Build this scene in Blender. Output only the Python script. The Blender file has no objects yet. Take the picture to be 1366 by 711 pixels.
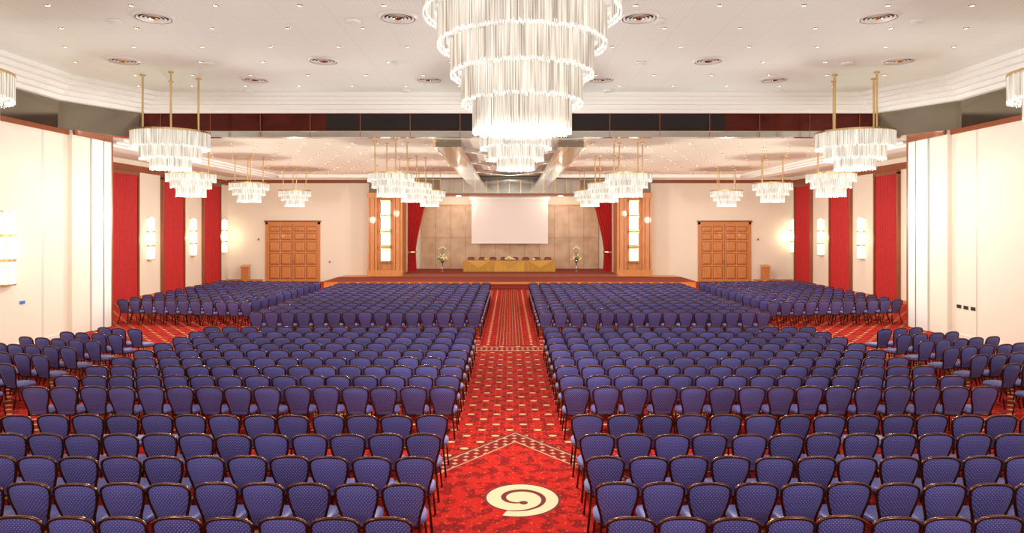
import bpy, math, random
from mathutils import Vector
random.seed(4)
S=bpy.context.scene
S.view_settings.view_transform='Standard'
PI=math.pi
# ------------------------------------------------------------------ materials
def newmat(name):
    m=bpy.data.materials.new(name); m.use_nodes=True
    nt=m.node_tree; b=nt.nodes['Principled BSDF']
    return m,nt,b
def pbr(name,col,rough=.5,metal=0.,emit=None,es=0.,noise=0.,nscale=8.,spec=.5,coat=0.,streak=None):
    m,nt,b=newmat(name)
    b.inputs['Base Color'].default_value=(*col,1); b.inputs['Roughness'].default_value=rough
    b.inputs['Metallic'].default_value=metal; b.inputs['Specular IOR Level'].default_value=spec
    b.inputs['Coat Weight'].default_value=coat
    if emit: 
        b.inputs['Emission Color'].default_value=(*emit,1); b.inputs['Emission Strength'].default_value=es
        m.cycles.emission_sampling='NONE'
    if streak:
        tc=nt.nodes.new('ShaderNodeTexCoord'); mp=nt.nodes.new('ShaderNodeMapping'); mp.inputs['Scale'].default_value=(streak[0],streak[0],streak[1])
        n=nt.nodes.new('ShaderNodeTexNoise'); n.inputs['Scale'].default_value=1; n.inputs['Detail'].default_value=1
        nt.links.new(tc.outputs['Object'],mp.inputs[0]); nt.links.new(mp.outputs[0],n.inputs['Vector'])
        mr=nt.nodes.new('ShaderNodeMapRange'); mr.inputs[1].default_value=.3; mr.inputs[2].default_value=.7
        mr.inputs[3].default_value=streak[2]; mr.inputs[4].default_value=streak[3]
        nt.links.new(n.outputs['Fac'],mr.inputs[0]); nt.links.new(mr.outputs[0],b.inputs['Emission Strength'])
    if noise:
        tc=nt.nodes.new('ShaderNodeTexCoord'); n=nt.nodes.new('ShaderNodeTexNoise'); n.inputs['Scale'].default_value=nscale
        n.inputs['Detail'].default_value=4
        nt.links.new(tc.outputs['Object'],n.inputs['Vector'])
        mx=nt.nodes.new('ShaderNodeMix'); mx.data_type='RGBA'
        mx.inputs[6].default_value=(*[c*(1-noise) for c in col],1); mx.inputs[7].default_value=(*[min(1,c*(1+noise)) for c in col],1)
        nt.links.new(n.outputs['Fac'],mx.inputs[0]); nt.links.new(mx.outputs[2],b.inputs['Base Color'])
    return m
class G:
    def __init__(s,nt):
        s.nt=nt; tc=nt.nodes.new('ShaderNodeTexCoord'); sp=nt.nodes.new('ShaderNodeSeparateXYZ')
        nt.links.new(tc.outputs['Object'],sp.inputs[0]); s.x,s.y,s.z=sp.outputs; s.vec=tc.outputs['Object']
    def m(s,op,a,b=None,c=None):
        n=s.nt.nodes.new('ShaderNodeMath'); n.operation=op
        for i,v in enumerate((a,b,c)):
            if v is None: continue
            if isinstance(v,(int,float)): n.inputs[i].default_value=v
            else: s.nt.links.new(v,n.inputs[i])
        return n.outputs[0]
    def mix(s,f,a,b):
        n=s.nt.nodes.new('ShaderNodeMix'); n.data_type='RGBA'
        if isinstance(f,(int,float)): n.inputs[0].default_value=f
        else: s.nt.links.new(f,n.inputs[0])
        for i,v in ((6,a),(7,b)):
            if isinstance(v,tuple): n.inputs[i].default_value=(*v,1)
            else: s.nt.links.new(v,n.inputs[i])
        return n.outputs[2]
    def noise(s,scale,detail=3):
        n=s.nt.nodes.new('ShaderNodeTexNoise'); n.inputs['Scale'].default_value=scale; n.inputs['Detail'].default_value=detail
        s.nt.links.new(s.vec,n.inputs['Vector']); return n.outputs['Fac']
    def line(s,c,period,w):   # 1 on thin lines with period
        f=s.m('FRACT',s.m('DIVIDE',c,period)); d=s.m('ABSOLUTE',s.m('SUBTRACT',f,.5))
        return s.m('LESS_THAN',d,w/period/2)
    def dots(s,a,b,p,q,ra,rb,off=0.,rnd=False):
        fa=s.m('SUBTRACT',s.m('FRACT',s.m('ADD',s.m('DIVIDE',a,p),off)),.5)
        fb=s.m('SUBTRACT',s.m('FRACT',s.m('ADD',s.m('DIVIDE',b,q),off)),.5)
        fa=s.m('DIVIDE',fa,ra/p); fb=s.m('DIVIDE',fb,rb/q)
        if rnd: return s.m('LESS_THAN',s.m('ADD',s.m('MULTIPLY',fa,fa),s.m('MULTIPLY',fb,fb)),1.)
        return s.m('LESS_THAN',s.m('ADD',s.m('ABSOLUTE',fa),s.m('ABSOLUTE',fb)),1.)
    def out(s,col):
        s.nt.links.new(col,s.nt.nodes['Principled BSDF'].inputs['Base Color'])

def wood(name,c1,c2,rough=.35,axis='z',coat=.2):
    m,nt,b=newmat(name); g=G(nt)
    mp=nt.nodes.new('ShaderNodeMapping'); nt.links.new(g.vec,mp.inputs[0])
    mp.inputs['Scale'].default_value=(6,6,.6) if axis=='z' else (.6,6,6)
    n=nt.nodes.new('ShaderNodeTexNoise'); n.inputs['Scale'].default_value=3; n.inputs['Detail'].default_value=6; n.inputs['Distortion'].default_value=.6
    nt.links.new(mp.outputs[0],n.inputs['Vector'])
    g.out(g.mix(n.outputs['Fac'],c1,c2)); b.inputs['Roughness'].default_value=rough; b.inputs['Coat Weight'].default_value=coat
    return m
M={}
M['wood']=wood('oak_wood',(.44,.15,.04),(.76,.34,.12))
M['wood_dark']=wood('walnut_trim',(.18,.045,.014),(.36,.10,.035))
m,nt,bb=newmat('stage_veneer'); g=G(nt)
nz=g.noise(1.3,8); cc=g.mix(g.m('MULTIPLY',g.m('SUBTRACT',nz,.3),2.2),(.50,.31,.18),(.72,.50,.34)); g.out(cc)
bb.inputs['Roughness'].default_value=.35
M['wood_light']=m
M['stage_wood']=wood('stage_front_wood',(.55,.17,.04),(.85,.34,.11),axis='x')
M['wall']=pbr('wall_plaster',(.85,.80,.695),.7,noise=.02,nscale=2)
M['white']=pbr('white_plaster',(.84,.87,.85),.6)
M['brass']=pbr('brass',(.75,.55,.28),.22,1.)
M['chrome']=pbr('polished_chrome',(.55,.56,.55),.10,1.,noise=.06,nscale=1.2)
M['bulk']=pbr('painted_red_reflection',(.10,.02,.015),.08,.85,noise=.7,nscale=1.1)  # mirror with its mottled red reflection painted into the base colour
M['bulkblack']=pbr('painted_black_reflection',(.012,.008,.008),.12,.3)  # black middle of the mirror's reflection, painted as its own colour
M['glassband']=pbr('smoked_mirror',(.27,.235,.18),.12,.85,noise=.2,nscale=.6)
M['dark']=pbr('dark_void',(.03,.025,.02),.8)
M['green']=pbr('foliage',(.05,.16,.03),.6,noise=.4,nscale=20)
M['petal']=pbr('white_petals',(.9,.88,.7),.5)
M['yellow']=pbr('yellow_petals',(.85,.6,.08),.5)
M['redsign']=pbr('red_enamel',(.6,.03,.02),.4)
M['plastic']=pbr('white_plastic',(.8,.8,.78),.4)
M['blueplastic']=pbr('blue_plastic',(.05,.2,.6),.4)
M['velvet']=pbr('red_velvet',(.50,.012,.014),.7,noise=.25,nscale=5)
M['stagecarpet']=pbr('stage_carpet',(.22,.02,.012),.9,noise=.2,nscale=5)
M['gold_cloth']=pbr('gold_tablecloth',(.50,.27,.045),.6,noise=.12,nscale=10)
M['gold_cloth2']=pbr('ochre_tablecloth',(.60,.34,.055),.6,noise=.1,nscale=10)
M['core']=pbr('frosted_lamp_core',(.35,.34,.31),.5,emit=(1,.94,.83),es=.8,streak=(5,1.2,.40,.95))
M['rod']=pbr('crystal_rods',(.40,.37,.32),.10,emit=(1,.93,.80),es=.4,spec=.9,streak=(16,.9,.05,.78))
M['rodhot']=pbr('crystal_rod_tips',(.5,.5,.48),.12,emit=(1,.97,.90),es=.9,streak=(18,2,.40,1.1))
M['sconce']=pbr('lit_glass_tubes',(.5,.5,.45),.2,emit=(1,.90,.70),es=1.7)
M['spot']=pbr('downlight_lamp',(1,1,1),.5,emit=(1,.90,.72),es=5.)
M['screen']=pbr('projection_fabric',(.84,.80,.80),.8)
# ceiling: fine perforated panels
def ceil(name,col):
    m,nt,b=newmat(name); g=G(nt)
    l=g.m('MAXIMUM',g.line(g.x,1.2,.015),g.line(g.y,1.2,.015))
    p=g.dots(g.x,g.y,.1,.1,.022,.022)
    f=g.m('MAXIMUM',g.m('MULTIPLY',l,.18),g.m('MULTIPLY',p,.22))
    g.out(g.mix(f,col,(.38,.34,.28))); b.inputs['Roughness'].default_value=.75
    return m
M['ceil']=ceil('perforated_ceiling',(.83,.93,.89))
M['ceil2']=ceil('perforated_ceiling_warm',(.80,.77,.66))
# carpets
def carpet(name,kind):
    m,nt,b=newmat(name); g=G(nt)
    n=g.noise(5.,5); n2=g.noise(30.,3)
    base=g.mix(g.m('MULTIPLY',g.m('GREATER_THAN',n,.52),.7),(.43,.012,.009),(.12,.005,.007))
    base=g.mix(g.m('MULTIPLY',g.m('GREATER_THAN',n2,.62),.45),base,(.55,.13,.05))
    gold=(.66,.38,.17)
    if kind=='field':
        d=g.m('MAXIMUM',g.dots(g.x,g.y,.52,.70,.12,.11,0,True),g.dots(g.x,g.y,.52,.70,.12,.11,.5,True))
        e=g.m('MAXIMUM',g.dots(g.x,g.y,.52,.70,.075,.055,0,True),g.dots(g.x,g.y,.52,.70,.075,.055,.5,True))
        s=g.dots(g.x,g.y,.13,.175,.02,.02)
        c=g.mix(g.m('MULTIPLY',s,.35),base,gold); c=g.mix(g.m('MULTIPLY',d,.7),c,(.16,.006,.008)); c=g.mix(e,c,gold)
    elif kind=='inlay':
        s=g.dots(g.x,g.y,.22,.22,.018,.018,.25)
        c=g.mix(g.m('MULTIPLY',s,.3),base,gold)
    elif kind=='band':
        d=g.dots(g.x,g.y,.16,.16,.05,.05)
        c=g.mix(d,(.20,.012,.012),(.50,.28,.17))
    elif kind=='runner':
        ax=g.m('ABSOLUTE',g.x)
        st=g.line(ax,.22,.10)
        c=g.mix(g.m('MULTIPLY',g.m('LESS_THAN',ax,.52),st),base,(.16,.02,.012))
        c=g.mix(g.m('MULTIPLY',g.m('LESS_THAN',ax,.52),g.line(g.m('ADD',ax,.06),.11,.022)),c,(.40,.15,.06))
        band=g.m('LESS_THAN',g.m('ABSOLUTE',g.m('SUBTRACT',ax,.74)),.10)
        dd=g.dots(g.x,g.y,.20,.26,.06,.08)
        c=g.mix(g.m('MULTIPLY',band,dd),c,gold)
        e=g.m('LESS_THAN',g.m('ABSOLUTE',g.m('SUBTRACT',ax,.90)),.03)
        c=g.mix(e,c,(.2,.01,.01))
    g.out(c); b.inputs['Roughness'].default_value=.95; b.inputs['Specular IOR Level'].default_value=.1
    return m
M['carpet']=carpet('patterned_carpet','field'); M['inlay']=carpet('plain_red_carpet','inlay')
M['band']=carpet('carpet_border','band'); M['runner']=carpet('striped_runner','runner')
M['cream']=pbr('cream_carpet',(.68,.52,.32),.95,noise=.1,nscale=30)
M['tan']=pbr('tan_carpet',(.45,.24,.13),.95,noise=.1,nscale=30)
M['maroon']=pbr('maroon_carpet',(.13,.010,.010),.95,noise=.2,nscale=30)
# fabric
def fabric(name,c1,c2,dot):
    m,nt,b=newmat(name); g=G(nt)
    yz=g.m('ADD',g.z,g.y)
    d=g.m('MAXIMUM',g.dots(g.x,yz,.036,.036,.0075,.0075),g.dots(g.x,yz,.036,.036,.0075,.0075,.5))
    oi=nt.nodes.new('ShaderNodeObjectInfo')
    c=g.mix(oi.outputs['Random'],c1,c2); c=g.mix(g.m('MULTIPLY',d,.75),c,dot)
    g.out(c); b.inputs['Roughness'].default_value=.42; b.inputs['Sheen Weight'].default_value=.3
    b.inputs['Sheen Tint'].default_value=(.6,.65,1,1); b.inputs['Sheen Roughness'].default_value=.4
    return m
M['blue']=fabric('blue_upholstery',(.042,.038,.175),(.070,.066,.27),(.30,.31,.62))
M['burg']=fabric('burgundy_upholstery',(.16,.015,.02),(.2,.02,.02),(.4,.2,.15))
M['frame']=pbr('bronze_chair_frame',(.11,.038,.018),.20,.85)

# ------------------------------------------------------------------ mesh builder
class MB:
    def __init__(s): s.v=[];s.f=[];s.m=[];s.sm=[];s.mats=[]
    def mi(s,k):
        if k not in s.mats: s.mats.append(k)
        return s.mats.index(k)
    def add(s,vs,fs,k,smooth=False):
        o=len(s.v); s.v+= [tuple(p) for p in vs]; i=s.mi(k)
        for f in fs: s.f.append([o+a for a in f]); s.m.append(i); s.sm.append(smooth)
    def box(s,x0,x1,y0,y1,z0,z1,k):
        s.add([(x0,y0,z0),(x1,y0,z0),(x1,y1,z0),(x0,y1,z0),(x0,y0,z1),(x1,y0,z1),(x1,y1,z1),(x0,y1,z1)],
              [(0,3,2,1),(4,5,6,7),(0,1,5,4),(1,2,6,5),(2,3,7,6),(3,0,4,7)],k)
    def quad(s,a,b,c,d,k): s.add([a,b,c,d],[(0,1,2,3)],k)
    def lathe(s,cx,cy,prof,n,k,smooth=True,a0=0.,a1=2*PI):
        full=abs(a1-a0-2*PI)<1e-6; na=n if full else n+1
        vs=[];fs=[]
        for r,z in prof:
            for i in range(na):
                a=a0+(a1-a0)*i/n; vs.append((cx+r*math.cos(a),cy+r*math.sin(a),z))
        for j in range(len(prof)-1):
            for i in range(n):
                i2=(i+1)%na
                fs.append((j*na+i,j*na+i2,(j+1)*na+i2,(j+1)*na+i))
        s.add(vs,fs,k,smooth)
    def cyl(s,cx,cy,z0,z1,r,n,k,smooth=True):
        s.lathe(cx,cy,[(0.0001,z0),(r,z0),(r,z1),(0.0001,z1)],n,k,smooth and n>12)
    def tube(s,path,r,n,k,smooth=True):
        P=[Vector(p) for p in path]; vs=[];fs=[]; up=Vector((0,1,0.02)).normalized()
        for i,p in enumerate(P):
            t=(P[min(i+1,len(P)-1)]-P[max(i-1,0)]).normalized()
            u=t.cross(up)
            if u.length<.05: u=t.cross(Vector((1,0,0)))
            u.normalize(); w=t.cross(u).normalized()
            for j in range(n):
                a=2*PI*(j+.5)/n; vs.append(p+u*r*math.cos(a)+w*r*math.sin(a))
        for i in range(len(P)-1):
            for j in range(n):
                j2=(j+1)%n; fs.append((i*n+j,i*n+j2,(i+1)*n+j2,(i+1)*n+j))
        fs.append(tuple(range(n))[::-1]); fs.append(tuple((len(P)-1)*n+j for j in range(n)))
        s.add(vs,fs,k,smooth)
    def blob(s,c,r,k,n=6,sz=1.):
        prof=[(max(.0005,r*math.sin(PI*i/n)),c[2]-r*sz*math.cos(PI*i/n)) for i in range(n+1)]
        s.lathe(c[0],c[1],prof,8,k)
    def mesh(s,name):
        me=bpy.data.meshes.new(name); me.from_pydata(s.v,[],s.f)
        for k in s.mats: me.materials.append(M[k])
        me.polygons.foreach_set('material_index',s.m); me.polygons.foreach_set('use_smooth',s.sm); me.update()
        return me
    def obj(s,name,loc=(0,0,0),rot=0,parent=None):
        return put(name,s.mesh(name),loc,rot,parent)
def put(name,me,loc=(0,0,0),rot=0,parent=None):
    o=bpy.data.objects.new(name,me); S.collection.objects.link(o); o.location=loc; o.rotation_euler=(0,0,rot)
    if parent: o.parent=parent
    return o
def boxobj(name,x0,x1,y0,y1,z0,z1,k):
    b=MB(); b.box(x0,x1,y0,y1,z0,z1,k); return b.obj(name)

# ------------------------------------------------------------------ room
YB=46.5; WX=15.4; WX2=19.4; YM=25.7; YR=-9.0; ZW=7.15; ZC=8.8; ZC2=7.15
for sgn,side in ((-1,'left'),(1,'right')):
    def bx(b,xa,xb,*a):
        x0,x1=sorted((sgn*xa,sgn*xb)); b.box(x0,x1,*a)
    b=MB()
    bx(b,WX,WX+.3,YR,YM,0,ZW,'wall')
    y=YR+1.2
    while y<23.2:
        bx(b,WX-.008,WX,y,y+.035,0.12,ZW,'tan'if 0 else 'plastic'); bx(b,WX-.009,WX,y+.035,y+.047,0.12,ZW,'glassband'); y+=2.5
    bx(b,WX-.16,WX,23.5,24.5,0,ZW,'wall'); bx(b,WX-.22,WX,24.54,YM,0,ZW,'white')
    bx(b,WX-.235,WX-.22,25.2,25.24,0,ZW,'chrome')
    b.obj('wall_%s_near'%side)
    b=MB(); bx(b,WX-.22,WX+.1,YM,YM+.12,0,ZW,'wood_dark'); bx(b,WX+.1,WX2+.3,YM,YM+.3,0,ZW+.05,'wall'); b.obj('wall_%s_return'%side)
    b=MB(); bx(b,WX2,WX2+.3,YM,YB,0,ZW+.05,'wall'); b.obj('wall_%s_far'%side)
    b=MB(); bx(b,WX2-.04,WX2,YM+.3,YB,6.62,6.95,'wood_dark'); bx(b,WX-.06,WX,YR,23.5,ZW-.16,ZW,'wood_dark')
    bx(b,WX-.26,WX-.2,23.5,YM,ZW-.16,ZW,'wood_dark')
    b.obj('trim_top_%s'%side)
    b=MB(); bx(b,WX2-.03,WX2,YM+.3,YB,0,.16,'wood'); bx(b,WX-.03,WX,YR,23.5,0,.12,'plastic'); b.obj('baseboard_%s'%side)
boxobj('wall_rear',-WX-.3,WX+.3,YR-.3,YR,0,ZC,'wall')
boxobj('ceiling_main',-WX-.3,WX+.3,YR-.3,YM+.3,ZC,ZC+.15,'ceil')
# stepped cornice
inn=[(-14.4,YR),(-14.4,22.3),(-13,25.1),(13,25.1),(14.4,22.3),(14.4,YR)]
out=[(-15.4,YR),(-15.4,23.0),(-14.0,YM),(14.0,YM),(15.4,23.0),(15.4,YR)]
b=MB(); N=5; zs=[ZC-(ZC-8.1)*i/N for i in range(N+1)]
def lp(s): return [(a[0]+(c[0]-a[0])*s,a[1]+(c[1]-a[1])*s) for a,c in zip(inn,out)]
for k in range(N):
    A=lp(k/N); B=lp((k+1)/N)
    for i in range(5):
        b.quad((*A[i],zs[k]),(*A[i+1],zs[k]),(*A[i+1],zs[k+1]),(*A[i],zs[k+1]),'white')
        b.quad((*A[i],zs[k+1]),(*A[i+1],zs[k+1]),(*B[i+1],zs[k+1]),(*B[i],zs[k+1]),'white')
b.obj('trim_cornice')
b=MB()
for i in (0,1,3,4):
    a,c=out[i],out[i+1]
    b.quad((*a,8.1),(*c,8.1),(*c,ZW),(*a,ZW),'glassband')
for sg in (-1,1):
    b.add([(sg*15.4,23.0,ZW),(sg*15.4,YM,ZW),(sg*14.0,YM,ZW)],[(0,1,2)],'chrome')
b.obj('trim_mirror_band')
# bulkhead between halls
b=MB(); b.box(-WX,WX,YM,YM+.35,7.42,ZC,'bulk'); b.box(-7,8.2,YM-.012,YM,7.46,8.06,'bulkblack')  # black panel is a painted reflection on the mirror
b.box(-WX,WX,YM-.03,YM+.38,7.20,7.42,'chrome'); b.box(-WX,WX,YM-.04,YM-.03,7.40,7.43,'brass')
for x in [i*1.9-15.2 for i in range(17)]: b.box(x,x+.02,YM-.035,YM-.012,7.20,8.08,'wood_dark')
b.obj('trim_bulkhead')
# far ceiling
b=MB(); b.box(-WX2-.3,WX2+.3,YM+.35,YB+.3,ZC2+.05,ZC2+.25,'ceil2')
b.obj('ceiling_far')
b=MB()
for sg in (-1,1):
    for k in range(3):
        x0,x1=sorted((sg*(15.1+k*.28),sg*16.6)); b.box(x0,x1,26.4,44.6,ZC2-.05-.07*k,ZC2+.05-.07*k,'white')
    x0,x1=sorted((sg*1.9,sg*2.9)); b.box(x0,x1,26.4,45.0,ZC2-.24,ZC2+.05,'glassband')
    x0,x1=sorted((sg*2.08,sg*2.3)); b.box(x0,x1,26.4,45.0,ZC2-.27,ZC2-.24,'chrome')
    x0,x1=sorted((sg*2.9,sg*2.98)); b.box(x0,x1,26.4,45.0,ZC2-.27,ZC2+.05,'brass')
    x0,x1=sorted((sg*2.98,sg*15.1)); b.box(x0,x1,44.1,44.6,ZC2-.15,ZC2+.05,'white')
b.obj('trim_far_ceiling')
b=MB()
for y0 in (29,34.5,40):
    for sg in (-1,1):
        b.add([(sg*1.9,y0,ZC2-.12),(sg*1.9,y0+.5,ZC2-.12),(0,y0+3.2,ZC2-.12),(0,y0+2.7,ZC2-.12)],[(0,1,2,3)],'chrome')
        b.add([(sg*1.9,y0,ZC2-.12),(0,y0+2.7,ZC2-.12),(0,y0+2.7,ZC2+.05),(sg*1.9,y0,ZC2+.05)],[(0,1,2,3)],'chrome')
b.obj('trim_ceiling_chevrons')
# back wall with proscenium opening
OX=7.15; OT=5.95
b=MB(); b.box(-WX2-.3,-OX,YB,YB+.3,0,ZC2+.05,'wall'); b.obj('wall_back_left')
b=MB(); b.box(OX,WX2+.3,YB,YB+.3,0,ZC2+.05,'wall'); b.obj('wall_back_right')
b=MB(); b.box(-OX,OX,YB,YB+.3,OT,ZC2+.05,'wall'); b.obj('wall_back_lintel')
b=MB(); b.box(-WX2,-9.6,YB-.05,YB,6.78,7.0,'wood_dark'); b.box(9.6,WX2,YB-.05,YB,6.78,7.0,'wood_dark'); b.obj('trim_back_top')
b=MB(); b.box(-WX2,-17.0,YB-.03,YB,0,.16,'wood'); b.box(16.8,WX2,YB-.03,YB,0,.16,'wood'); b.obj('baseboard_back')
# mirrored header over stage
b=MB(); b.box(-9.4,9.4,45.1,45.5,6.0,6.95,'wall'); b.box(-4.6,4.6,44.85,45.1,6.0,6.95,'chrome')
for i in range(13): b.box(-4.6+i*.76,-4.57+i*.76,44.83,44.85,6.0,6.95,'brass')
b.box(-9.4,-4.6,45.02,45.1,6.05,6.9,'glassband'); b.box(4.6,9.4,45.02,45.1,6.05,6.9,'glassband')
b.box(-7.2,7.2,45.0,46.4,5.85,6.0,'wood_dark')
b.obj('trim_stage_header')
# stage interior
b=MB(); b.box(-7.6,7.6,50.2,50.4,0,6.2,'wall'); b.box(-6.6,6.6,50.1,50.2,.65,5.35,'wood_light')
for i in range(12): b.box(-6.6+1.1*(i+1)-.01,-6.6+1.1*(i+1)+.01,50.085,50.1,.65,5.35,'wood_dark')
b.box(-6.6,6.6,50.08,50.1,2.95,2.975,'wood_dark'); b.box(-6.65,6.65,50.05,50.1,5.3,5.42,'wood'); b.obj('wall_stage_back')
boxobj('wall_stage_left',-7.6,-7.4,YB+.3,50.2,0,6.2,'wall'); boxobj('wall_stage_right',7.4,7.6,YB+.3,50.2,0,6.2,'wall')
boxobj('ceiling_stage',-7.6,7.6,YB+.3,50.4,6.2,6.35,'wall')
b=MB(); b.box(-11.3,11.3,41.0,44.6,0,.45,'stage_wood'); b.box(-11.3,-7.2,44.6,YB-.005,0,.45,'stage_wood'); b.box(7.2,11.3,44.6,YB-.005,0,.45,'stage_wood')
b.box(-11.3,11.3,40.97,44.6,.45,.47,'stagecarpet')
for i in range(2): b.box(-1.3,1.3,40.97-.3*(2-i),40.97,0.004,.15*(i+1),'stagecarpet')
b.obj('stage_apron')
b=MB(); b.box(-7.1,7.1,44.605,50.04,.004,.65,'wood_dark'); b.box(-7.05,7.05,44.62,50.04,.65,.66,'stagecarpet')
b.obj('stage_platform')
# columns with lit glass
def column(sg):
    b=MB(); c=sg*8.3; zb=.475
    b.box(c-1.15,c-.55,44.9,YB-.01,zb,6.0,'wood'); b.box(c+.55,c+1.15,44.9,YB-.01,zb,6.0,'wood')
    b.box(c-.55,c+.55,45.3,YB-.01,zb,6.0,'wood'); b.box(c-1.18,c+1.18,44.85,44.9,5.7,6.05,'wood'); b.box(c-1.18,c+1.18,44.85,44.9,zb,.9,'wood')
    for d in (-1.0,-.7,.7,1.0): b.box(c+d-.02,c+d+.02,44.88,44.9,.9,5.7,'wood_dark')
    b.box(c-.55,c-.36,45.2,45.3,.9,5.7,'wood'); b.box(c+.36,c+.55,45.2,45.3,.9,5.7,'wood')
    for i in range(4):
        z0=1.45+i*1.05
        for j in range(7):
            x=c-.27+j*.09; b.cyl(x,45.12-.06*math.cos((j-3)*.4),z0+.06,z0+.85,.035,8,'sconce')
        b.box(c-.34,c+.34,45.0,45.3,z0+.86,z0+.95,'brass'); b.box(c-.34,c+.34,45.0,45.3,z0-.05,z0+.04,'brass')
    return b.obj('lit_wood_column')
column(-1); column(1)
# ------------------------------------------------------------------ doors
def door(i,x0,x1):
    b=MB(); h=4.1; y=YB-.002
    b.box(x0,x0+.16,y-.12,y,0,h,'wood'); b.box(x1-.16,x1,y-.12,y,0,h,'wood'); b.box(x0,x1,y-.12,y,h-.16,h,'wood'); b.box(x0-.06,x1+.06,y-.16,y,h,h+.1,'wood_dark')
    xi0,xi1=x0+.16,x1-.16; mid=(xi0+xi1)/2
    for a,c in ((xi0,mid-.012),(mid+.012,xi1)):
        b.box(a,c,y-.06,y,0.01,h-.16,'wood')
        w=(c-a); cols=2; rows=[(.18,1.05),(1.17,1.95),(2.07,2.75),(2.87,3.35),(3.45,3.80)]
        for q in range(cols):
            px0=a+.10+q*(w-.1)/2; px1=a+(q+1)*(w-.1)/2
            for r0,r1 in rows:
                b.box(px0,px1,y-.064,y-.058,r0,r1,'wood_dark')
                b.add([(px0+.04,y-.065,r0+.04),(px1-.04,y-.065,r0+.04),(px1-.04,y-.065,r1-.04),(px0+.04,y-.065,r1-.04),
                    (px0+.10,y-.10,r0+.10),(px1-.10,y-.10,r0+.10),(px1-.10,y-.10,r1-.10),(px0+.10,y-.10,r1-.10)],
                    [(0,1,5,4),(1,2,6,5),(2,3,7,6),(3,0,4,7),(4,5,6,7)],'wood')
    b.box(mid-.01,mid+.01,y-.062,y,0,h-.16,'dark')
    b.box(mid-.12,mid-.08,y-.14,y-.06,1.1,1.5,'brass'); b.box(mid+.08,mid+.12,y-.14,y-.06,1.1,1.5,'brass')
    b.obj('door_%d'%i)
door(1,-16.8,-13.05); door(2,12.95,16.6)
# ------------------------------------------------------------------ curtains on side windows
def pleat(b,p0,p1,z0,z1,n,amp,k,taper=None):
    d=Vector((p1[0]-p0[0],p1[1]-p0[1],0)); L=d.length; d.normalize(); nr=Vector((-d.y,d.x,0))
    cols=n*6; rows=10; vs=[];fs=[]
    for j in range(rows+1):
        t=j/rows; z=z0+(z1-z0)*t; s=taper(t) if taper else 1.
        for i in range(cols+1):
            u=i/cols; q=Vector((p0[0],p0[1],0))+d*(L*u*s)+nr*(amp*math.sin(u*n*2*PI+.4*math.sin(t*3)))
            vs.append((q.x,q.y,z))
    for j in range(rows):
        for i in range(cols): fs.append((j*(cols+1)+i,j*(cols+1)+i+1,(j+1)*(cols+1)+i+1,(j+1)*(cols+1)+i))
    b.add(vs,fs,k,True)
w=0
for sg,ys in ((-1,[(27.4,29.8),(32.5,34.95),(37.6,39.9),(42.6,44.9)]),(1,[(28.4,30.8),(33.6,35.6),(38.3,40.6),(43.3,45.6)])):
    for y0,y1 in ys:
        w+=1; b=MB(); X=sg*WX2
        x0,x1=sorted((X,X-sg*.16))
        b.box(x0,x1,y0-.14,y0-.02,0,6.5,'wood_dark'); b.box(x0,x1,y1+.02,y1+.14,0,6.5,'wood_dark'); b.box(x0,x1,y0-.14,y1+.14,6.42,6.6,'wood_dark')
        pleat(b,(X-sg*.09,y0),(X-sg*.09,y1),.05,6.42,9,.05,'velvet')
        b.obj('window_%d'%w)
# stage curtains
for sg in (-1,1):
    b=MB()
    tp=lambda t: .42+.10*abs(t-.25)*2+.75*max(0,t-.3)**1.3 if t<.9 else 1.0
    pleat(b,(sg*7.1,46.9),(sg*5.75,46.9),.68,5.95,6,.09,'velvet',taper=tp)
    b.lathe(sg*6.8,46.9,[(.32,1.95),(.33,2.0),(.32,2.06)],12,'brass')
    b.obj('stage_curtain')
# ------------------------------------------------------------------ projector screen
b=MB(); b.box(-2.72,2.72,48.0,48.02,2.62,5.7,'screen')
b.box(-2.85,2.85,47.93,48.09,5.7,5.86,'plastic'); b.box(-2.72,2.72,47.98,48.04,2.58,2.64,'plastic')
b.box(-2.3,-2.27,48,48.02,5.86,6.198,'chrome'); b.box(2.27,2.3,48,48.02,5.86,6.198,'chrome')
b.obj('projection_screen')
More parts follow.
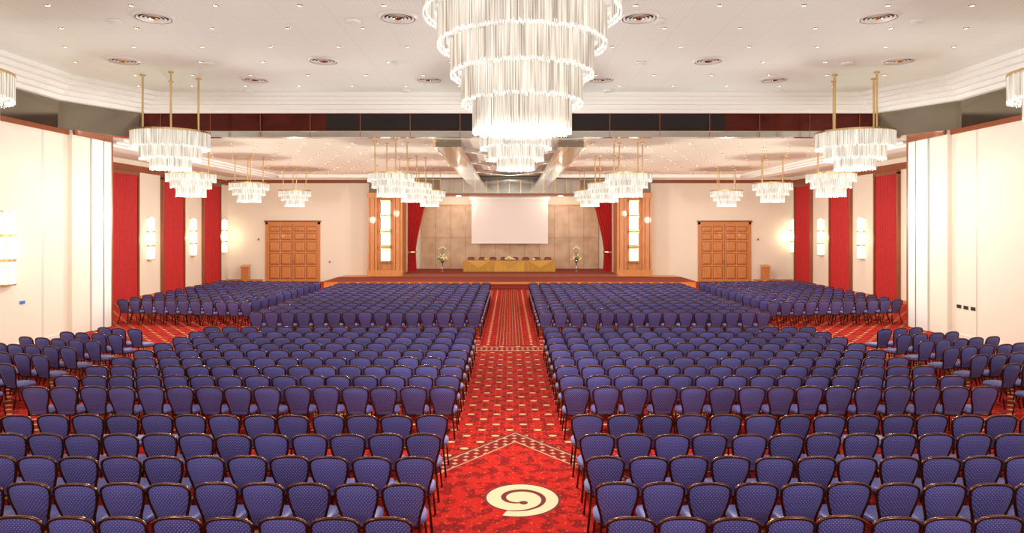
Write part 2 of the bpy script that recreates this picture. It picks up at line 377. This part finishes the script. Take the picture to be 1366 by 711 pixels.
# ------------------------------------------------------------------ banquet chair
def chair_mesh(name,fab):
    b=MB(); z0=.47
    def wd(t):
        q=min(1,t/.85); q=q*q*(3-2*q); return .155+.070*q
    def zt(u): return .848+.062*max(0,(1-abs(u)**4))**.5+.022*(1-u*u)
    def yy(z): return -.20-.11*(z-.45)/.48
    nu=12; ntt=8; us=[-math.cos(PI*i/nu) for i in range(nu+1)]
    def grid(off):
        vs=[]
        for j in range(ntt+1):
            t=j/ntt
            for u in us:
                z=z0+t*(zt(u)-z0); bul=.028*(1-u**4)*(1-(2*t-1)**4)+.004
                vs.append((u*wd(t),yy(z)+off*bul,z))
        return vs
    n1=nu+1; F=[(j*n1+i,j*n1+i+1,(j+1)*n1+i+1,(j+1)*n1+i) for j in range(ntt) for i in range(nu)]
    b.add(grid(-1),F,fab,True); b.add(grid(1),[f[::-1] for f in F],fab,True)
    # frame
    path=[(-.215,-.30,0),(-.185,-.235,.25)]
    sides=[(wd(t)+.008,z0+t*(zt(1)-z0)) for t in [0,.2,.4,.6,.8,.95]]
    path+= [(-.166,-.205,.42)]+[(-x,yy(z),z) for x,z in sides]
    path+= [(u*(wd(1)+.008),yy(zt(u)),zt(u)+.008) for u in us]
    path+= [(x,yy(z),z) for x,z in sides[::-1]]+[(.166,-.205,.42),(.185,-.235,.25),(.215,-.30,0)]
    b.tube(path,.0165,6,'frame')
    # seat cushion (rounded)
    sv=[];sf=[]; prof=[(.90,.415),(1.0,.43),(1.0,.465),(.93,.49),(.6,.505),(.001,.51)]
    ns=20
    for s_,z in prof:
        for i in range(ns):
            a=2*PI*i/ns; ca,sa=math.cos(a),math.sin(a)
            ex=lambda v: math.copysign(abs(v)**.45,v)
            hw=.225 if sa>0 else .225-.045*(-sa)
            sv.append((ex(ca)*hw*s_,.01+ex(sa)*.215*s_,z))
    for j in range(len(prof)-1):
        for i in range(ns): i2=(i+1)%ns; sf.append((j*ns+i,j*ns+i2,(j+1)*ns+i2,(j+1)*ns+i))
    b.add(sv,sf,fab,True); b.add([sv[i] for i in range(ns)],[tuple(range(ns))[::-1]],'dark')
    for sg in (-1,1):
        b.tube([(sg*.18,.19,.42),(sg*.195,.205,.2),(sg*.21,.235,0)],.014,6,'frame')
        b.tube([(sg*.172,-.20,.405),(sg*.19,.19,.405)],.012,4,'frame',False)
    b.tube([(-.18,.19,.405),(.18,.19,.405)],.012,4,'frame',False)
    b.tube([(-.172,-.2,.405),(.172,-.2,.405)],.012,4,'frame',False)
    return b.mesh(name)
CH=chair_mesh('banquet_chair','blue'); CB=chair_mesh('conference_chair','burg')
def chair(x,y,a=0.):
    put('banquet_chair',CH,(x+random.uniform(-.01,.01),y+random.uniform(-.025,.025),.006),a+random.uniform(-.03,.03))
PX=.52
rows=[6.0+.0,6.92,7.79,8.66,9.56,10.5,12.3]+[12.3+.9*i for i in range(1,9)]
for y in rows:
    for i in range(15):
        for sg in (-1,1): chair(sg*(1.19+i*PX),y)
for j in range(14):
    y=22.8+.9*j
    for i in range(15):
        for sg in (-1,1): chair(sg*(1.19+i*PX),y)
A=math.radians(11)
for sg in (-1,1):
    for j in range(11):
        for i in range(11):
            x=9.85+i*PX; chair(sg*x,25.6+.92*j+math.tan(A)*i*PX,sg*A)
    A2=math.radians(16)
    for j in range(8):
        for i in range(6 if j<5 else 5-(j-5)):
            x=10.35+i*PX+.0*j; chair(sg*x,12.4+.95*j+math.tan(A2)*i*PX,sg*A2)
# ------------------------------------------------------------------ floor with woven carpet designs
b=MB(); b.box(-20,20,YR-.3,51,-.2,0,'carpet')
b.box(-.93,.93,21.6,40.2,0,.003,'runner')
b.box(-9.2,9.2,20.7,21.2,0,.003,'band'); b.box(-9.2,9.2,20.64,20.7,0,.003,'tan'); b.box(-9.2,9.2,21.2,21.26,0,.003,'tan')
ax=.1; ay=12.5; sl=1.30
def chev(o): return [(ax-3.4,ay+o-3.4*sl),(ax,ay+o),(ax+3.4,ay+o-3.4*sl)]
p=chev(-.62); b.add([(ax-3.4,4,.003),(ax+3.4,4,.003),(p[2][0],p[2][1],.003),(p[1][0],p[1][1],.003),(p[0][0],p[0][1],.003)],[(0,1,2,3,4)],'inlay')
def strip(o0,o1,k,z):
    P,Q=chev(o0),chev(o1)
    for i in range(2): b.quad((*P[i],z),(*P[i+1],z),(*Q[i+1],z),(*Q[i],z),k)
strip(-.62,-.57,'tan',.004); strip(-.57,-.13,'band',.004); strip(-.13,-.08,'tan',.004); strip(-.08,.0,'maroon',.004)
cx,cy=.13,9.42; n=72; th0=math.radians(-112)
for add,k,z in ((.035,'maroon',.004),(0.,'cream',.005)):
    vs=[(cx,cy,z)]
    for i in range(n+1):
        t=i/n; r=.42+.18*t+add; a=th0-2*PI*t; vs.append((cx+r*math.cos(a),cy+r*math.sin(a),z))
    b.add(vs,[(0,i+2,i+1) for i in range(n)],k)
L=[];R=[]
for i in range(120):
    t=i/119; a=th0+2*PI*1.12*t; q=.445-.30*t**.8; r=q; wv=.012+.030*math.sin(PI*min(1,t*.97))
    L.append((cx+(r+wv)*math.cos(a),cy+(r+wv)*math.sin(a),.0058)); R.append((cx+(r-wv)*math.cos(a),cy+(r-wv)*math.sin(a),.0058))
b.add(L+R,[(i,i+1,120+i+1,120+i) for i in range(119)],'maroon')
ex,ey=cx+.165*math.cos(a),cy+.165*math.sin(a)
b.add([(ex+.06*math.cos(q*PI/8),ey+.06*math.sin(q*PI/8),.0059) for q in range(16)],[tuple(range(16))],'maroon')
b.obj('floor')
# ------------------------------------------------------------------ chandeliers
def tier(b,r,z0,z1,core=.9,sp=.055,rr=.014,rings=2):
    b.lathe(0,0,[(.001,z0+.08),(r*core,z0+.08),(r*core,z1),(.001,z1)],40,'core',True)
    b.lathe(0,0,[(r*core-.02,z1-.005),(r+.03,z1-.005),(r+.03,z1+.025),(r*core-.02,z1+.025)],40,'brass',False)
    for q in range(rings):
        rq=r-q*.05; n=int(2*PI*rq/sp)
        for i in range(n):
            a=2*PI*(i+.5*q)/n+random.uniform(-.2,.2)*sp/rq; x,y=rq*math.cos(a),rq*math.sin(a); zl=z0+q*.04+random.uniform(-.02,.02)
            c,s=math.cos(a)*rr,math.sin(a)*rr
            def pr(za,zb,k):
                V=[(x+c,y+s,za),(x-s,y+c,za),(x-c,y-s,za),(x+s,y-c,za),(x+c,y+s,zb),(x-s,y+c,zb),(x-c,y-s,zb),(x+s,y-c,zb)]
                b.add(V,[(0,1,5,4),(1,2,6,5),(2,3,7,6),(3,0,4,7),(3,2,1,0)],k)
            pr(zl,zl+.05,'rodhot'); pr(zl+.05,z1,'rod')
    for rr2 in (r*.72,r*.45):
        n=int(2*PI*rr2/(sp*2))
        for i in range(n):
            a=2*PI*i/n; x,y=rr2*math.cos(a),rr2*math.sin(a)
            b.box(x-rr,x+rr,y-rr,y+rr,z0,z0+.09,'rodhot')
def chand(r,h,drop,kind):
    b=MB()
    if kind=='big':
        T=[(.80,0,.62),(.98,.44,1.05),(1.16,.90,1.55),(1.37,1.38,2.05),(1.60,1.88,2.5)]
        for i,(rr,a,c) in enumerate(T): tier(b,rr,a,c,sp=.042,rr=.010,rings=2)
        top=2.5
    else:
        fr=[(.52,0,.36),(.78,.26,.66),(1.,.56,1.)] if kind=='lg' else [(.60,0,.45),(.82,.38,.75),(1.,.66,1.)]
        for q,a,c in fr: tier(b,r*q,h*a,h*c,sp=.06 if kind=='lg' else .075,rr=.012)
        top=h
    b.lathe(0,0,[(.001,top+.02),(r*1.02,top+.02),(r*1.02,top+.05),(.001,top+.07)],40,'brass',False)
    q=r*.66
    for sx,sy in ((-1,-.35),(-.45,.9),(1,.35),(.45,-.9)):
        x,y=q*sx,q*sy; b.cyl(x,y,top,drop,.035 if kind!='sm' else .024,8,'brass'); b.cyl(x,y,drop-.04,drop,.09,12,'brass')
    return b.mesh('crystal_chandelier')
LG=chand(1.2,1.22,ZC-5.68,'lg'); SM=chand(.92,.90,ZC2+.05-4.98,'sm'); BG=chand(1.6,2.5,ZC-5.32,'big')
def lamp(name,x,y,z,P,rad=.3,col=(1,.95,.87)):
    l=bpy.data.lights.new(name,'POINT'); l.energy=P; l.shadow_soft_size=rad; l.color=col
    o=bpy.data.objects.new(name,l); S.collection.objects.link(o); o.location=(x,y,z); return o
def addch(me,x,y,z,P,col=(1,.95,.86)):
    c=put('crystal_chandelier',me,(x,y,z)); o=lamp('bulb_light',0,0,-.6,P,.3,col); o.parent=c
addch(BG,.2,11.0,5.32,1050)
for x,y,P in ((.2,22.6,560),(-11.3,22.5,360),(11.5,22.5,360),(-11.35,13.45,270),(11.4,13.45,270)): addch(LG,x,y,5.68,P)
for x,y in ((-6,2.),(6,2.),(0,-4.5),(-11.4,-4),(11.4,-4)): addch(LG,x,y,5.68,620 if abs(x)<10 else 350)  # unseen chandeliers added around the camera to light the chair backs
for y in (27,33,40):
    for x in (-12.75,-4.75,4.75,12.85): addch(SM,x,y,4.98,400,(1,.91,.77))
for x in (-3.6,3.6):  # fill lamps added to brighten the dim stage back wall
    b=MB(); b.cyl(0,0,.02,.135,.10,14,'brass'); b.cyl(0,0,0,.02,.08,14,'spot'); o=b.obj('stage_fill_lamp',(x,47.6,6.06))
    l=lamp('stage_fill_light',0,0,-.3,110,.15,(1,.86,.68)); l.parent=o
# ------------------------------------------------------------------ wall sconces
def sconce(x,y,z,rot):
    b=MB(); H=.76
    for i in range(3):
        z0=i*H
        for j in range(7):
            a=PI*(j+.5)/7; b.cyl(.22*math.cos(a),-.20*math.sin(a)-.02,z0+.05,z0+H-.05,.036,8,'sconce')
        for zz in (z0,z0+H-.04): b.lathe(0,-.01,[(.001,zz),(.27,zz),(.27,zz+.04),(.001,zz+.04)],14,'brass',False,-PI,0)
    b.box(-.12,.12,-.04,0,0,3*H,'brass')
    o=b.obj('wall_sconce',(x,y,z),rot); l=lamp('tube_light',0,-.5,1.1,20,.15,(1,.80,.50)); l.parent=o
for y in (20.6,10.,0.): sconce(-WX,y,2.0,PI/2)
for y in (10.,0.): sconce(WX,y,2.0,-PI/2)
for y in (31.3,36.3,41.2,45.7): sconce(-WX2,y,2.0,PI/2)
for y in (32.2,37.1,41.9,46.0): sconce(WX2,y,2.0,-PI/2)
# ------------------------------------------------------------------ ceiling fittings
b=MB()
for (x,y) in [(-8.5,16.1),(-2.66,16.1),(3.09,16.1),(8.8,16.1),(-11.6,20.3),(-5.6,20.3),(5.97,20.3),(11.7,20.3),(-8.65,22.9),(-2.73,22.9),(3.1,22.9),(8.98,22.9),(-8.6,9),(8.6,9),(-2.7,6),(2.9,6)]:
    b.lathe(x,y,[(.001,ZC-.012),(.42,ZC-.012)],28,'dark',False)
    for r in (.06,.15,.24,.33): b.lathe(x,y,[(r,ZC-.015),(r+.05,ZC-.05),(r+.055,ZC-.045),(r+.01,ZC-.01)],28,'brass' if r==.06 else 'plastic',True)
    b.lathe(x,y,[(.41,ZC-.05),(.46,ZC-.03),(.48,ZC)],28,'plastic',True)
b.obj('ceiling_air_diffusers')
b=MB()
j=0; y=3.
while y<24.6:
    x=-13.2+(.85 if j%2 else 0)
    while x<13.3:
        b.lathe(x,y,[(.001,ZC-.015),(.045,ZC-.015)],8,'spot',False); b.lathe(x,y,[(.045,ZC-.02),(.075,ZC-.005),(.075,ZC)],10,'brass',True)
        x+=1.9
    y+=1.75; j+=1
j=0; y=27.6
while y<44:
    for sg in (-1,1):
        x=3.4+(.5 if j%2 else 0)
        while x<14.9:
            b.lathe(sg*x,y,[(.001,ZC2+.03),(.05,ZC2+.03)],8,'spot',False); b.lathe(sg*x,y,[(.05,ZC2+.025),(.075,ZC2+.04),(.075,ZC2+.05)],8,'brass',True); x+=1.0
    for x in (-1.2,-.4,.4,1.2): b.lathe(x,y,[(.001,ZC2+.03),(.05,ZC2+.03)],8,'spot',False)
    y+=1.25; j+=1
b.obj('ceiling_downlights')
b=MB()
for i in range(5):
    for sx in (-9.6,-3.8,3.6,9.9):
        yy=8+i*4.2; b.cyl(sx+.4*(i%2),yy,ZC-.05,ZC,.17,16,'white')
b.obj('ceiling_speakers')
# ------------------------------------------------------------------ stage furniture
Z=.66
b=MB(); b.box(-3.2,3.15,46.6,47.4,Z+.72,Z+.76,'gold_cloth')
for i,k in enumerate(('gold_cloth','gold_cloth2','gold_cloth')):
    x0=-3.2+i*2.12; x1=x0+2.11
    pleat(b,(x0,46.58-(.03 if i==1 else 0)),(x1,46.58-(.03 if i==1 else 0)),Z+.01,Z+.74,16,.018,k)
for i in range(3):
    xc=-2.14+i*2.12
    b.add([(xc-.8,46.53,Z+.765),(xc+.8,46.53,Z+.765),(xc,46.53,Z+.25),(xc-.8,47.2,Z+.765),(xc+.8,47.2,Z+.765)],[(0,2,1),(0,1,4,3)],'gold_cloth2' if i!=1 else 'gold_cloth')
pleat(b,(-3.2,46.58),(-3.2,47.4),Z+.01,Z+.74,6,.015,'gold_cloth'); pleat(b,(3.15,46.58),(3.15,47.4),Z+.01,Z+.74,6,.015,'gold_cloth')
b.obj('skirted_conference_table')
for i in range(8): put('conference_chair',CB,(-2.75+i*.78,48.0-.25,Z+.005),PI)
def flowers(b,c,R,n,tall=0):
    for i in range(n):
        a=random.uniform(0,2*PI); r=R*math.sqrt(random.random()); z=c[2]+R*.9*(1-r/R)*random.uniform(.3,1)+tall*random.random()*(1-r/R)
        p=(c[0]+r*math.cos(a),c[1]+r*math.sin(a)*.7,z+.03)
        b.tube([c,((c[0]+p[0])/2,(c[1]+p[1])/2,c[2]+(z-c[2])*.6),p],.008,4,'green')
        k=random.choice(['petal','petal','yellow','green','green'])
        rr=.05 if k!='green' else .045
        if k=='green': b.add([(p[0]-.1,p[1],p[2]-.02),(p[0],p[1]-.05,p[2]),(p[0]+.1,p[1],p[2]+.06),(p[0],p[1]+.04,p[2]+.02)],[(0,1,2,3)],'green')
        else:
            for q in range(5):
                aq=q*2*PI/5; b.blob((p[0]+rr*.8*math.cos(aq),p[1],p[2]+rr*.8*math.sin(aq)),rr*.55,k,4)
            b.blob((p[0],p[1]-.02,p[2]),rr*.45,'yellow',4)
for x in (-4.65,4.6):
    b=MB(); y=46.6
    b.lathe(0,0,[(.001,0),(.16,0),(.16,.03),(.03,.06),(.03,.6),(.08,.66),(.14,.74),(.12,.84),(.001,.84)],16,'chrome')
    flowers(b,(0,0,.82),.38,46,.35)
    for i in range(7): b.tube([(0,0,.85),(.06*(i-3)*.5,0,1.3),(.12*(i-3)*.6,0,1.75-.05*abs(i-3))],.008,4,'green'); b.blob((.12*(i-3)*.6,0,1.75-.05*abs(i-3)),.035,'petal',4,1.8)
    b.obj('flower_arrangement_stand',(x,y,Z))
b=MB(); b.lathe(0,0,[(.001,0),(.2,0),(.22,.06),(.001,.06)],14,'brass'); flowers(b,(0,0,.07),.34,34); b.obj('table_centrepiece_flowers',(0,46.9,Z+.77))
for x in (-1.7,1.7):
    b=MB(); b.lathe(0,0,[(.001,0),(.08,0),(.09,.05),(.001,.05)],12,'brass'); flowers(b,(0,0,.07),.12,7); b.obj('table_posy',(x,46.85,Z+.77))
# small things by the walls
b=MB(); b.box(-.3,.3,-.22,.22,0,.06,'wood_dark'); b.box(-.24,.24,-.16,.18,.06,1.05,'wood'); b.add([(-.3,-.24,1.08),(.3,-.24,1.08),(.3,.22,1.2),(-.3,.22,1.2),(-.3,-.24,1.03),(.3,-.24,1.03),(.3,.22,1.15),(-.3,.22,1.15)],[(0,1,2,3),(7,6,5,4),(0,4,5,1),(1,5,6,2),(2,6,7,3),(3,7,4,0)],'wood')
me=b.mesh('lectern'); put('lectern',me,(-17.9,45.7,0)); put('lectern',me,(17.3,45.7,0))
b=MB(); b.box(WX2-.03,WX2,44.75,45.15,.9,1.75,'redsign'); b.box(WX2-.035,WX2-.03,44.8,45.1,1.3,1.6,'plastic'); b.obj('fire_hose_sign')
for i,(x,y) in enumerate(((-17.3,2.9),(-12.4,1.35),(17.1,2.9))):
    b=MB(); b.box(-.12,.12,-.03,0,-.16,.16,'plastic'); b.box(-.06,.06,-.04,-.03,-.06,.06,'redsign'); b.obj('fire_alarm_plate',(x,YB-.002,y))
b=MB(); 
for k in range(3): b.box(WX-.02,WX,23.0-.35*k,23.0-.35*k+.22,1.0,1.12,'glassband')
b.obj('power_sockets')
b=MB(); b.box(-WX,-WX+.03,21.2,21.4,1.35,1.45,'blueplastic'); b.obj('wall_switch')
# ------------------------------------------------------------------ world / camera
wd=bpy.data.worlds.new('world'); S.world=wd; wd.use_nodes=True
wd.node_tree.nodes['Background'].inputs[0].default_value=(.9,.95,1,1); wd.node_tree.nodes['Background'].inputs[1].default_value=.3
c=bpy.data.cameras.new('camera'); c.sensor_width=36; c.lens=900/1366*36; c.shift_y=-53.5/1366; c.shift_x=3/1366; c.clip_end=200
co=bpy.data.objects.new('camera',c); S.collection.objects.link(co); co.location=(0,0,3.8); co.rotation_euler=(PI/2,0,0); S.camera=co
